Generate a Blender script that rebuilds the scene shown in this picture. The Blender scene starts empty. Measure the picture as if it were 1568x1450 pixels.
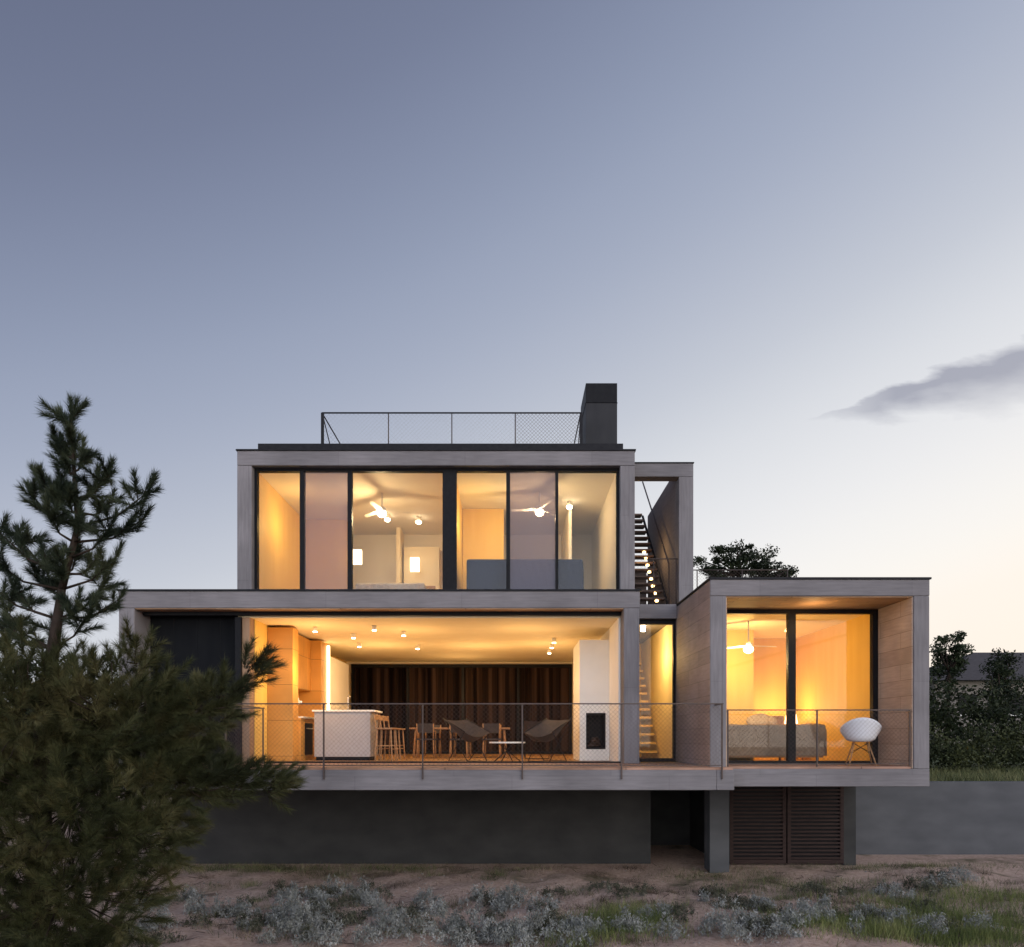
import bpy, math, random
import numpy as np
from mathutils import Vector, Matrix
random.seed(7); rng=np.random.default_rng(7)
sc=bpy.context.scene
sc.view_settings.view_transform='Standard'
sc.view_settings.look='None'
sc.view_settings.exposure=0
sc.view_settings.gamma=1
E=2.63
# ------------------------------------------------------------ materials
def s2l(c):
    return tuple(((v/255)/12.92 if v/255<=0.04045 else (((v/255)+0.055)/1.055)**2.4) for v in c)
def newmat(name):
    m=bpy.data.materials.new(name); m.use_nodes=True
    nt=m.node_tree; b=nt.nodes['Principled BSDF']; return m,nt,b
def mat(name,c1,c2=None,scale=(3,3,3),rough=0.6,metal=0,bump=0.0,detail=6,nscale=4.0,lo=.3,hi=.7,spec=.4,c3=None):
    m,nt,b=newmat(name); N=nt.nodes; L=nt.links
    if c2 is None: c2=tuple(x*0.8 for x in c1)
    tc=N.new('ShaderNodeTexCoord'); mp=N.new('ShaderNodeMapping'); mp.inputs['Scale'].default_value=scale
    L.new(tc.outputs['Object'],mp.inputs['Vector'])
    no=N.new('ShaderNodeTexNoise'); no.inputs['Scale'].default_value=nscale; no.inputs['Detail'].default_value=detail
    L.new(mp.outputs[0],no.inputs['Vector'])
    cr=N.new('ShaderNodeValToRGB'); cr.color_ramp.elements[0].position=lo; cr.color_ramp.elements[1].position=hi
    cr.color_ramp.elements[0].color=(*c1,1); cr.color_ramp.elements[1].color=(*c2,1)
    if c3:
        e=cr.color_ramp.elements.new((lo+hi)/2); e.color=(*c3,1)
    L.new(no.outputs['Fac'],cr.inputs['Fac']); L.new(cr.outputs[0],b.inputs['Base Color'])
    b.inputs['Roughness'].default_value=rough; b.inputs['Metallic'].default_value=metal
    b.inputs['Specular IOR Level'].default_value=spec
    if bump>0:
        bp=N.new('ShaderNodeBump'); bp.inputs['Strength'].default_value=bump; bp.inputs['Distance'].default_value=.02
        L.new(no.outputs['Fac'],bp.inputs['Height']); L.new(bp.outputs[0],b.inputs['Normal'])
    return m
def plank(name,c1,c2,axes,bw,bh,rough=.7,mortar=.006,stretch=(1,12),gap=(.02,.02,.02),con=.3,off=.37):
    m,nt,b=newmat(name); N=nt.nodes; L=nt.links
    tc=N.new('ShaderNodeTexCoord'); sx=N.new('ShaderNodeSeparateXYZ'); L.new(tc.outputs['Object'],sx.inputs[0])
    cb=N.new('ShaderNodeCombineXYZ'); idx={'x':0,'y':1,'z':2}
    L.new(sx.outputs[idx[axes[0]]],cb.inputs[0]); L.new(sx.outputs[idx[axes[1]]],cb.inputs[1])
    br=N.new('ShaderNodeTexBrick'); br.inputs['Scale'].default_value=1
    br.inputs['Brick Width'].default_value=bw; br.inputs['Row Height'].default_value=bh
    br.inputs['Mortar Size'].default_value=mortar; br.inputs['Mortar Smooth'].default_value=.2
    br.inputs['Color1'].default_value=(*c1,1); br.inputs['Color2'].default_value=(*c2,1); br.inputs['Mortar'].default_value=(*gap,1)
    br.offset=off; br.inputs['Bias'].default_value=0
    L.new(cb.outputs[0],br.inputs['Vector'])
    mp=N.new('ShaderNodeMapping'); mp.inputs['Scale'].default_value=(stretch[0],stretch[1],1)
    L.new(cb.outputs[0],mp.inputs['Vector'])
    no=N.new('ShaderNodeTexNoise'); no.inputs['Scale'].default_value=3; no.inputs['Detail'].default_value=8
    L.new(mp.outputs[0],no.inputs['Vector'])
    mr=N.new('ShaderNodeMapRange'); mr.inputs[1].default_value=.25; mr.inputs[2].default_value=.75; mr.inputs[3].default_value=1-con; mr.inputs[4].default_value=1+con*.7
    L.new(no.outputs['Fac'],mr.inputs[0])
    n2=N.new('ShaderNodeTexNoise'); n2.inputs['Scale'].default_value=.9; n2.inputs['Detail'].default_value=6
    L.new(tc.outputs['Object'],n2.inputs['Vector'])
    mr2=N.new('ShaderNodeMapRange'); mr2.inputs[1].default_value=.3; mr2.inputs[2].default_value=.7; mr2.inputs[3].default_value=.78; mr2.inputs[4].default_value=1.14
    L.new(n2.outputs['Fac'],mr2.inputs[0])
    mu=N.new('ShaderNodeMath'); mu.operation='MULTIPLY'; L.new(mr.outputs[0],mu.inputs[0]); L.new(mr2.outputs[0],mu.inputs[1])
    mx=N.new('ShaderNodeVectorMath'); mx.operation='SCALE'
    L.new(br.outputs['Color'],mx.inputs[0]); L.new(mu.outputs[0],mx.inputs['Scale'])
    L.new(mx.outputs[0],b.inputs['Base Color']); b.inputs['Roughness'].default_value=rough; b.inputs['Specular IOR Level'].default_value=.2
    bp=N.new('ShaderNodeBump'); bp.inputs['Strength'].default_value=.25; bp.inputs['Distance'].default_value=.01
    L.new(no.outputs['Fac'],bp.inputs['Height']); L.new(bp.outputs[0],b.inputs['Normal'])
    return m
def emis(name,c,s):
    m,nt,b=newmat(name); b.inputs['Emission Color'].default_value=(*c,1); b.inputs['Emission Strength'].default_value=s
    b.inputs['Base Color'].default_value=(*c,1); return m
def glassmat(name,tint=(1,1,1),diff=0.0,dcol=(.6,.6,.7),refl=.4):
    m,nt,b=newmat(name); N=nt.nodes; L=nt.links; N.remove(b); out=N['Material Output']
    t=N.new('ShaderNodeBsdfTransparent'); t.inputs[0].default_value=(*tint,1)
    g=N.new('ShaderNodeBsdfGlossy'); g.inputs['Roughness'].default_value=.01; g.inputs[0].default_value=(refl,refl,refl,1)
    fr=N.new('ShaderNodeFresnel'); fr.inputs[0].default_value=1.45
    mx=N.new('ShaderNodeMixShader'); L.new(fr.outputs[0],mx.inputs[0]); 
    if diff>0:
        d=N.new('ShaderNodeBsdfDiffuse'); d.inputs[0].default_value=(*dcol,1)
        tr=N.new('ShaderNodeBsdfTranslucent'); tr.inputs[0].default_value=(*dcol,1)
        a=N.new('ShaderNodeMixShader'); a.inputs[0].default_value=.4; L.new(d.outputs[0],a.inputs[1]); L.new(tr.outputs[0],a.inputs[2])
        c=N.new('ShaderNodeMixShader'); c.inputs[0].default_value=diff; L.new(t.outputs[0],c.inputs[1]); L.new(a.outputs[0],c.inputs[2])
        L.new(c.outputs[0],mx.inputs[1])
    else: L.new(t.outputs[0],mx.inputs[1])
    L.new(g.outputs[0],mx.inputs[2]); L.new(mx.outputs[0],out.inputs[0]); return m
def leafmat(name,c1,c2,c3,rough=.6,trans=.15,clump=3.0):
    m,nt,b=newmat(name); N=nt.nodes; L=nt.links
    ge=N.new('ShaderNodeNewGeometry'); tc=N.new('ShaderNodeTexCoord')
    no=N.new('ShaderNodeTexNoise'); no.inputs['Scale'].default_value=clump; no.inputs['Detail'].default_value=2
    L.new(tc.outputs['Object'],no.inputs['Vector'])
    ad=N.new('ShaderNodeMath'); ad.operation='MULTIPLY_ADD'; ad.inputs[1].default_value=.35
    L.new(ge.outputs['Random Per Island'],ad.inputs[0]); 
    ms=N.new('ShaderNodeMapRange'); ms.inputs[1].default_value=.33; ms.inputs[2].default_value=.67; ms.inputs[3].default_value=0; ms.inputs[4].default_value=.65; L.new(no.outputs['Fac'],ms.inputs[0]); L.new(ms.outputs[0],ad.inputs[2])
    cr=N.new('ShaderNodeValToRGB'); cr.color_ramp.elements[0].position=.1; cr.color_ramp.elements[1].position=.9
    cr.color_ramp.elements[0].color=(*c1,1); cr.color_ramp.elements[1].color=(*c3,1); e=cr.color_ramp.elements.new(.5); e.color=(*c2,1)
    L.new(ad.outputs[0],cr.inputs[0]); L.new(cr.outputs[0],b.inputs['Base Color']); b.inputs['Roughness'].default_value=rough
    b.inputs['Specular IOR Level'].default_value=.15
    return m
GREYH=plank('weathered_cladding_h',(.205,.19,.195),(.185,.172,.178),'xz',2.6,.5,mortar=.002,stretch=(.8,8),gap=(.10,.09,.095),con=.17)
GREYV=plank('weathered_cladding_v',(.205,.19,.195),(.188,.175,.181),'zx',3.6,.6,mortar=.002,stretch=(.8,8),gap=(.10,.09,.095),con=.17)
SIDE=plank('weathered_cladding_side',(.33,.26,.235),(.27,.215,.195),'yz',1.9,.28,mortar=.003,stretch=(1,8),gap=(.13,.10,.09),con=.16)
SIDEW=plank('cedar_lining_side',(.50,.37,.28),(.43,.31,.23),'yz',1.1,.28,mortar=.004,stretch=(1,9),gap=(.22,.15,.10),con=.16)
SOFF=plank('cedar_soffit',(.42,.27,.17),(.33,.2,.12),'xy',2.4,.14,mortar=.004,gap=(.06,.03,.02))
DECK=plank('deck_boards',(.42,.25,.18),(.33,.2,.14),'xy',3.0,.14,mortar=.005,gap=(.01,.008,.006))
FLOORW=plank('oak_floor',(.46,.27,.12),(.38,.21,.09),'xy',1.8,.16,mortar=.002,gap=(.1,.06,.03),rough=.35)
CAB=plank('oak_cabinet',(.66,.33,.08),(.56,.27,.06),'yz',.6,.75,mortar=.004,gap=(.1,.05,.02),rough=.45,stretch=(6,1),con=.12)
BLACK=mat('black_aluminium',(.006,.006,.008),(.010,.010,.012),rough=.5,spec=.12)
PANEL=mat('black_panel',(.007,.008,.010),(.011,.012,.014),scale=(1,1,.3),rough=.8,bump=.05,spec=.06)
COPE=mat('black_coping',(.010,.010,.013),(.018,.018,.021),rough=.6,spec=.15)
CHIM=mat('dark_zinc',(.020,.020,.023),(.03,.03,.033),scale=(1,1,.4),rough=.6,spec=.2)
FOUND=mat('dark_render',(.034,.034,.034),(.052,.051,.050),scale=(.6,.6,1),nscale=2.5,rough=.9,bump=.12,detail=9,spec=.15)
TWALL=mat('tower_wall_board',(.17,.15,.155),(.22,.195,.20),scale=(1,1,6),rough=.85)
CONC=mat('concrete',(.072,.074,.080),(.10,.102,.108),scale=(.5,.5,1.2),nscale=2.5,rough=.9,bump=.2,detail=10,spec=.2)
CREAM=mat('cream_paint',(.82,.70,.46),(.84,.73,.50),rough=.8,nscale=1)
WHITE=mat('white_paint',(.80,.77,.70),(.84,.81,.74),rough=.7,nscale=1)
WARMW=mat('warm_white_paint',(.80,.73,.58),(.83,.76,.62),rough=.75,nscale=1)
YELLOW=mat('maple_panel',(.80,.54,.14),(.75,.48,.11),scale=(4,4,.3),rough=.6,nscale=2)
ISL=mat('island_laminate',(.36,.33,.32),(.40,.37,.36),rough=.5)
LOUV=mat('louvre_brown',(.026,.016,.015),(.042,.026,.023),scale=(1,1,8),rough=.7,spec=.15)
CURT=mat('brown_curtain',(.012,.008,.008),(.055,.034,.027),scale=(3.4,1,.04),nscale=2,rough=.95,detail=5,lo=.42,hi=.60,spec=.05)
RAIL=mat('bronze_rail',(.06,.045,.04),(.09,.065,.058),rough=.5,metal=.4)
OAK=mat('oak',(.40,.22,.10),(.3,.16,.07),scale=(2,2,14),rough=.5)
DARKW=mat('dark_walnut',(.06,.03,.018),(.1,.05,.03),scale=(2,2,10),rough=.5)
LEATH=mat('dark_canvas',(.03,.025,.025),(.05,.04,.04),rough=.7,bump=.1)
SHELL=mat('white_plastic',(.78,.78,.80),(.74,.74,.76),rough=.35)
LINEN=mat('linen',(.50,.44,.37),(.38,.33,.28),nscale=5,rough=.95,bump=.4)
BLUEL=mat('blue_blanket',(.022,.032,.062),(.045,.058,.10),nscale=7,rough=.95,bump=.4,spec=.05)
STEEL=mat('steel',(.5,.5,.5),(.6,.6,.6),rough=.3,metal=1)
LAMP=emis('warm_globe',(1,.82,.55),26)
BULB=emis('stair_bulb',(1,.62,.25),9)
LED=emis('warm_led',(1,.72,.36),12)
SHADE=emis('lamp_shade',(1,.8,.52),3.2)
GL=glassmat('clear_glass')
GLT=glassmat('screened_glass',tint=(.82,.79,.84),diff=.24,dcol=(.42,.40,.50))
# ------------------------------------------------------------ mesh helper
class MB:
    def __init__(s): s.v=[];s.f=[];s.m=[];s.mats=[];s.sm=[]
    def mi(s,m):
        if m not in s.mats: s.mats.append(m)
        return s.mats.index(m)
    def box(s,x0,x1,y0,y1,z0,z1,m):
        i=len(s.v); s.v+=[(x0,y0,z0),(x1,y0,z0),(x1,y1,z0),(x0,y1,z0),(x0,y0,z1),(x1,y0,z1),(x1,y1,z1),(x0,y1,z1)]
        F=[(0,3,2,1),(4,5,6,7),(0,1,5,4),(1,2,6,5),(2,3,7,6),(3,0,4,7)]
        k=s.mi(m)
        for f in F: s.f.append(tuple(i+a for a in f)); s.m.append(k); s.sm.append(False)
        return s
    def rod(s,p0,p1,r0,m,r1=None,n=8,smooth=True):
        if r1 is None: r1=r0
        p0=Vector(p0);p1=Vector(p1);d=(p1-p0)
        if d.length<1e-6: return s
        d.normalize(); a=d.cross(Vector((0,0,1)) if abs(d.z)<.9 else Vector((1,0,0))).normalized(); b=d.cross(a)
        i=len(s.v);k=s.mi(m)
        for p,r in((p0,r0),(p1,r1)):
            for j in range(n):
                t=2*math.pi*(j+.5)/n; s.v.append(tuple(p+a*math.cos(t)*r+b*math.sin(t)*r))
        for j in range(n):
            s.f.append((i+j,i+(j+1)%n,i+n+(j+1)%n,i+n+j)); s.m.append(k); s.sm.append(smooth)
        s.f.append(tuple(i+n-1-j for j in range(n)));s.m.append(k);s.sm.append(False)
        s.f.append(tuple(i+n+j for j in range(n)));s.m.append(k);s.sm.append(False)
        return s
    def path(s,pts,r,m,n=6):
        for a,b in zip(pts[:-1],pts[1:]): s.rod(a,b,r,m,n=n)
        return s
    def grid(s,fn,nu,nv,m):
        i=len(s.v);k=s.mi(m)
        for a in range(nu+1):
            for b in range(nv+1): s.v.append(tuple(fn(a/nu,b/nv)))
        for a in range(nu):
            for b in range(nv):
                q=i+a*(nv+1)+b; s.f.append((q,q+1,q+nv+2,q+nv+1)); s.m.append(k); s.sm.append(True)
        return s
    def ball(s,c,r,m,sz=1,n=12):
        c=Vector(c)
        return s.grid(lambda u,v:(c.x+r*math.sin(math.pi*u)*math.cos(2*math.pi*v),c.y+r*math.sin(math.pi*u)*math.sin(2*math.pi*v),c.z+sz*r*math.cos(math.pi*u)),n,n*2,m)
    def done(s,name,parent=None,bevel=0,loc=(0,0,0),rot=0,seg=2,sub=0):
        me=bpy.data.meshes.new(name); me.from_pydata(s.v,[],s.f)
        for m in s.mats: me.materials.append(m)
        me.polygons.foreach_set('material_index',s.m); me.polygons.foreach_set('use_smooth',s.sm); me.update()
        o=bpy.data.objects.new(name,me); sc.collection.objects.link(o)
        if bevel:
            b=o.modifiers.new('bevel','BEVEL'); b.width=bevel; b.segments=seg; b.limit_method='ANGLE'
        if sub:
            q=o.modifiers.new('sub','SUBSURF'); q.levels=sub; q.render_levels=sub
        o.location=loc; o.rotation_euler=(0,0,rot)
        if parent: o.parent=parent
        return o
def empty(name,loc=(0,0,0)):
    o=bpy.data.objects.new(name,None); sc.collection.objects.link(o); o.location=loc; o.empty_display_size=.3; return o
H=empty('modern_house')
D0=2.14 # deck level
# ---- lower volume
b=MB(); b.box(-7.54,2.45,0,9.3,5.12,5.44,GREYH); b.done('lower_roof_slab',H,.012)
b=MB(); b.box(-7.53,-7.23,.004,9.3,D0,5.118,GREYV); b.box(2.14,2.44,.004,9.3,D0,5.118,GREYV); b.done('lower_side_walls',H,.012)
b=MB(); b.box(-7.56,2.47,-.02,9.32,5.442,5.475,COPE); b.done('lower_coping',H)
b=MB(); b.box(-7.228,-5.36,.62,.72,D0,5.117,PANEL)
for i in range(1,4): b.box(-7.228+i*.467-.004,-7.228+i*.467+.004,.612,.62,D0,5.11,BLACK)
b.done('black_wall_panel',H)
b=MB(); b.box(-5.30,-5.15,.36,.62,D0,5.0,SOFF); b.box(-5.42,-5.301,.30,.62,D0,5.0,BLACK); b.done('door_jamb',H,.006)
b=MB(); b.box(-7.22,2.13,.30,.40,5.03,5.117,BLACK); b.box(-5.13,2.13,.34,.42,D0,D0+.03,BLACK); b.done('sliding_track',H)
b=MB(); b.box(-7.22,2.135,.02,.295,5.10,5.117,SOFF); b.done('entry_soffit',H)
b=MB(); b.box(-5.4,2.138,.42,8.72,5.0,5.115,CREAM); b.done('living_ceiling',H)
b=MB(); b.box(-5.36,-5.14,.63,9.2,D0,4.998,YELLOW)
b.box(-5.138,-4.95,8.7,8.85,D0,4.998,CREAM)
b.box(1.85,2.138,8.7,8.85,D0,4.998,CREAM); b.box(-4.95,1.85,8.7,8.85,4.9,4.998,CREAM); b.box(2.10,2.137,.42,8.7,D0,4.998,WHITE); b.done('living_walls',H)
b=MB(); b.box(-7.5,2.13,.1,9.2,1.9,D0-.002,FLOORW); b.done('living_floor',H)
b=MB()
for x in(-4.95,-3.25,-1.55,.15,1.77): b.box(x,x+.08,8.50,8.62,D0,4.9,BLACK)
b.box(-4.95,1.85,8.495,8.615,4.80,4.9,BLACK); b.box(-4.95,1.85,8.495,8.615,D0,D0+.08,BLACK); b.done('rear_glazing_frame',H)
b=MB(); b.grid(lambda u,v:(-4.95+6.8*u,8.76+.10*math.sin(u*95+1.5*math.sin(u*23)),D0+2.75*v),500,1,CURT); b.box(-5.1,2.0,8.9,8.92,D0,4.95,BLACK); b.done('rear_curtain',H)
b=MB(); b.box(-5.137,-5.09,7.2,8.4,D0+.05,4.85,BLACK); b.box(-5.089,-5.08,7.28,8.32,D0+.12,4.77,GL); b.done('kitchen_side_window',H)
# fireplace
b=MB(); b.box(1.46,1.62,1.8,3.4,D0,4.75,WHITE); b.box(1.62,2.0,1.8,3.4,D0+1.02,4.75,WHITE); b.box(1.62,2.0,1.8,3.4,D0,D0+.26,WHITE); b.box(2.0,2.098,1.8,3.4,D0,4.75,WHITE)
b.box(1.62,2.0,2.3,2.4,D0+.26,D0+1.02,BLACK); b.box(1.6,1.625,1.79,2.3,D0+.25,D0+1.03,BLACK); b.box(1.995,2.02,1.79,2.3,D0+.25,D0+1.03,BLACK); b.box(1.625,1.995,1.79,2.3,D0+1.0,D0+1.03,BLACK); b.box(1.625,1.995,1.79,2.3,D0+.25,D0+.28,BLACK)
for i in range(4): b.rod((1.66+.03*i,2.0+.05*(i%2),D0+.32+.05*i),(1.95-.02*i,2.1,D0+.34+.05*i),.03,DARKW)
b.done('fireplace',H)
# deck slab
b=MB(); b.box(-7.3,3.385,-1.9,.098,1.766,2.10,GREYH); b.box(3.386,3.68,-1.9,-1.503,1.766,2.10,GREYH); b.done('deck_slab',H,.012)
b=MB(); b.box(-7.29,3.384,-1.88,.33,2.102,D0,DECK); b.box(3.386,3.66,-1.88,-1.504,2.102,D0,DECK); b.done('deck_floor',H)
# ---- upper volume
U0=5.5
b=MB(); b.box(-5.64,2.52,1.0,6.3,8.22,8.52,GREYH); b.done('upper_roof_slab',H,.012)
b=MB(); b.box(-5.64,-5.34,1.003,6.3,5.476,8.218,GREYV); b.box(2.22,2.52,1.003,6.3,5.476,8.218,GREYV); b.done('upper_side_walls',H,.012)
b=MB(); b.box(-5.66,2.54,.98,6.32,8.522,8.55,COPE); b.box(-5.35,2.34,1.4,5.9,8.551,8.83,COPE); b.done('upper_coping',H)
b=MB(); b.box(-5.338,2.218,1.35,6.1,5.476,U0,FLOORW); b.done('upper_floor',H)
b=MB(); b.box(-5.338,2.218,1.3,6.1,8.19,8.217,WARMW); b.done('upper_ceiling',H)
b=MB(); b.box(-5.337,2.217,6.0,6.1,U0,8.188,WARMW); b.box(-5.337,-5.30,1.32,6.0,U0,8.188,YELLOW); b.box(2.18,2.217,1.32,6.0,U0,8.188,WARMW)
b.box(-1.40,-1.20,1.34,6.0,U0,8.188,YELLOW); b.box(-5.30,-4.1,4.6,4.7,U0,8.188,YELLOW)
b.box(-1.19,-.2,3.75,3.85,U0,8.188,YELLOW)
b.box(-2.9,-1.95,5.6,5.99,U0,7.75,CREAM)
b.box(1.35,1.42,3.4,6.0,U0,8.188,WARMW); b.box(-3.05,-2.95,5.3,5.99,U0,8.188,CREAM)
b.done('upper_room_walls',H)
b=MB()
zt=8.218; zb=5.478
for x0,x1 in((-5.338,-5.28),(-4.40,-4.31),(-3.41,-3.32),(-1.44,-1.15),(-.12,-.04),(.90,.96),(2.17,2.218)): b.box(x0,x1,1.16,1.28,zb,zt,BLACK)
xs=[-5.28,-4.40,-4.31,-3.41,-3.32,-1.44,-1.15,-.12,-.04,.90,.96,2.17]
for i in range(0,12,2): b.box(xs[i],xs[i+1],1.165,1.275,8.16,zt,BLACK); b.box(xs[i],xs[i+1],1.165,1.275,zb,5.62+.07,BLACK)
b.done('upper_window_frames',H)
for i,(nm,g) in enumerate((('a',GL),('b',GLT),('c',GL),('d',GL),('e',GLT),('f',GL))):
    q=MB(); q.box(xs[2*i],xs[2*i+1],1.21,1.22,5.69,8.16,g); q.done('upper_pane_'+nm,H)
# chimney
b=MB(); b.box(1.635,2.33,2.2,3.4,8.832,10.05,CHIM); b.box(1.625,2.34,2.19,3.41,10.05,10.06,BLACK); b.box(1.635,2.33,2.2,3.4,10.062,10.49,BLACK); b.done('chimney',H,.006)
# ---- stair tower
b=MB(); b.box(2.545,3.845,1.5,1.8,8.17,8.45,GREYH); b.box(3.54,3.845,1.503,1.797,5.376,8.168,GREYV); b.box(2.545,3.86,1.48,1.82,8.452,8.475,COPE)
b.done('stair_tower_frame',H,.008)
b=MB(); b.box(3.56,3.84,1.8,5.2,5.376,8.45,TWALL); b.box(2.55,3.55,5.3,5.4,5.376,7.0,TWALL); b.done('stair_tower_wall',H)
b=MB()
n=15
for i in range(n):
    t=i/(n-1); y=2.0+t*3.1; z=5.50+t*2.95
    b.box(2.60,3.40,y,y+.27,z,z+.04,DARKW)
    if i<9: b.ball((3.22,y+.05,z-.03),.042,BULB,n=6,sz=.7)
b.rod((2.58,2.0,5.45),(2.58,5.2,8.45),.03,BLACK); b.rod((3.43,2.0,5.45),(3.43,5.2,8.45),.03,BLACK)
b.rod((3.43,2.0,6.45),(3.43,5.2,9.35),.018,RAIL); b.rod((3.43,2.0,5.45),(3.43,2.0,6.45),.015,RAIL)
b.rod((2.58,2.0,6.45),(2.58,5.2,9.35),.018,STEEL)
b.done('outdoor_stair',H)
b=MB(); b.box(2.545,3.384,1.0,6,5.08,5.375,GREYH); b.done('connector_slab',H,.01)
b=MB()
b.box(2.455,2.50,1.12,1.22,D0,5.078,BLACK); b.box(3.335,3.384,1.12,1.22,D0,5.078,BLACK); b.box(2.50,3.335,1.122,1.218,4.98,5.078,BLACK); b.box(2.50,3.335,1.122,1.218,D0,D0+.07,BLACK)
b.done('connector_door_frame',H)
b=MB(); b.box(2.50,3.335,1.165,1.175,D0+.07,4.98,GL); b.done('connector_glass',H)
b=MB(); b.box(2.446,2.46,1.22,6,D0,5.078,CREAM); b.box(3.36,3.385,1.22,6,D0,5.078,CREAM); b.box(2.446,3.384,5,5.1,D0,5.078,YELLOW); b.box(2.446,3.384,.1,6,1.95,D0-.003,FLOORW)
b.done('connector_walls',H)
b=MB()
for i in range(13): b.box(2.62,3.3,2.6+i*.18,2.86+i*.18,D0+.2*(i+1)-.05,D0+.2*(i+1),YELLOW)
b.done('inner_stair',H)
# ---- right volume
b=MB(); b.box(3.39,7.14,-1.5,4.3,5.06,5.34,GREYH); b.box(3.39,7.14,-1.5,4.3,1.80,2.10,GREYH); b.done('right_volume_slabs',H,.012)
b=MB(); b.box(3.39,3.66,-1.497,4.3,2.102,5.058,GREYV); b.box(6.87,7.137,-1.497,4.3,2.102,5.058,GREYV); b.done('right_volume_walls',H,.01)
b=MB(); b.box(3.384,3.389,-1.49,4.2,2.15,5.32,SIDE); b.box(6.85,6.869,-1.47,-.3,2.105,5.056,SIDEW); b.box(3.661,3.68,-1.47,-.3,2.105,5.056,SIDEW); b.box(3.68,6.85,-1.47,-.3,5.04,5.058,SOFF); b.done('right_volume_cladding',H)
b=MB(); b.box(3.37,7.16,-1.52,4.32,5.342,5.375,COPE); b.done('right_volume_coping',H)
b=MB(); b.box(3.661,6.868,-1.45,-.2,2.102,2.14,DECK); b.done('balcony_floor',H)
b=MB()
for x0,x1 in((3.68,3.76),(5.17,5.31),(6.75,6.848)): b.box(x0,x1,-.32,-.2,2.14,5.038,BLACK)
b.box(3.76,5.17,-.317,-.203,4.96,5.038,BLACK); b.box(5.31,6.75,-.317,-.203,4.96,5.038,BLACK); b.box(3.76,5.17,-.317,-.203,2.14,2.2,BLACK); b.box(5.31,6.75,-.317,-.203,2.14,2.2,BLACK)
b.done('balcony_door_frame',H)
b=MB(); b.box(3.76,5.17,-.27,-.262,2.2,4.96,GL); b.box(5.31,6.75,-.25,-.242,2.2,4.96,GL); b.done('balcony_door_glass',H)
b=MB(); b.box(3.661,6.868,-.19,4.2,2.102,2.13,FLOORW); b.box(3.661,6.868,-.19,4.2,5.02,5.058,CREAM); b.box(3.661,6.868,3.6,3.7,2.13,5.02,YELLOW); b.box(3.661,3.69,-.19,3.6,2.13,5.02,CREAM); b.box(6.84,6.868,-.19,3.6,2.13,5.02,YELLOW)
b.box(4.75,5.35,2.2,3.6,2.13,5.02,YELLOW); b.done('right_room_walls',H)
# ---- base
b=MB(); b.box(-7.1,2.9,1.3,9,-.3,1.765,FOUND); b.box(2.9,4.5,4.0,4.1,-.3,1.79,FOUND); b.box(4.38,4.5,1.12,4,-.3,1.79,FOUND); b.box(6.85,7.1,1.1,4.2,-.3,1.79,FOUND); b.done('base_wall',H)
b=MB(); b.box(3.92,4.31,.5,.92,-.3,1.79,CONC); b.done('support_column',H,.01)
b=MB()
for x0,x1 in((4.5,5.66),(5.69,6.85)):
    b.box(x0,x0+.07,1.1,1.16,.03,1.79,LOUV); b.box(x1-.07,x1,1.1,1.16,.03,1.79,LOUV); b.box(x0+.07,x1-.07,1.1,1.16,.03,.12,LOUV); b.box(x0+.07,x1-.07,1.1,1.16,1.70,1.79,LOUV)
    for i in range(20):
        z=.13+i*.078; b.box(x0+.07,x1-.07,1.105,1.15,z,z+.04,LOUV)
    b.box(x0,x1,1.17,1.2,.03,1.79,BLACK)
b.done('louvre_doors',H)
# ---- railings
def mesh_fill(b,x0,x1,z0,z1,y,s=.075,t=.0011,m=RAIL,axis='x'):
    h=z1-z0; x=x0-h
    def seg(a,za,c,zc):
        if axis=='x': b.rod((a,y,za),(c,y,zc),t,m,n=3,smooth=False)
        else: b.rod((y,a,za),(y,c,zc),t,m,n=3,smooth=False)
    while x<x1:
        for sg in(1,-1):
            a,c=x,x+h; za,zc=(z0,z1) if sg==1 else (z1,z0)
            if a<x0: za=za+(zc-za)*(x0-a)/h; a0=x0
            else: a0=a
            c0=c
            if c>x1: zc=za+(zc-za)*(x1-a0)/(c-a0); c0=x1
            if c0>a0+.01: seg(a0,za,c0,zc)
        x+=s
    return b
zt=D0+1.065
b=MB()
px=[-4.73,-3.11,-1.475,.17,1.81,3.47]
for x in px: b.box(x-.012,x+.012,-1.93,-1.905,1.95,zt-.02,RAIL)
b.box(-4.74,3.49,-1.94,-1.895,zt-.02,zt,RAIL); b.box(-4.73,3.47,-1.925,-1.91,D0+.03,D0+.045,RAIL)
mesh_fill(b,-4.73,3.47,D0+.045,zt-.02,-1.917,t=.0016)
b.box(3.455,3.495,-1.895,-1.52,zt-.02,zt,RAIL)
b.box(-4.75,-4.71,-1.895,-.1,zt-.02,zt,RAIL); b.box(-4.735,-4.72,-1.895,-.1,D0+.04,D0+.055,RAIL); mesh_fill(b,-1.9,-.1,D0+.045,zt-.02,-4.73,axis='y')
b.box(-7.2,-4.7,-.12,-.08,zt-.02,zt,RAIL)
for x in(-7.2,-6.0,-4.73): b.box(x-.012,x+.012,-.11,-.09,D0,zt-.02,RAIL)
mesh_fill(b,-7.2,-4.73,D0+.045,zt-.02,-.1)
b.done('deck_railing',H)
b=MB()
zt=2.14+.98
for x in(3.70,5.23,6.82): b.box(x-.012,x+.012,-1.47,-1.445,2.14,zt-.02,RAIL)
b.box(3.69,6.83,-1.475,-1.44,zt-.02,zt,RAIL); b.box(3.69,6.83,-1.465,-1.45,2.18,2.195,RAIL); mesh_fill(b,3.70,6.82,2.19,zt-.02,-1.457,t=.0016); b.done('balcony_railing',H)
b=MB(); zr=9.63
xr=[-4.09,-2.66,-1.295,.07,1.48]
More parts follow.
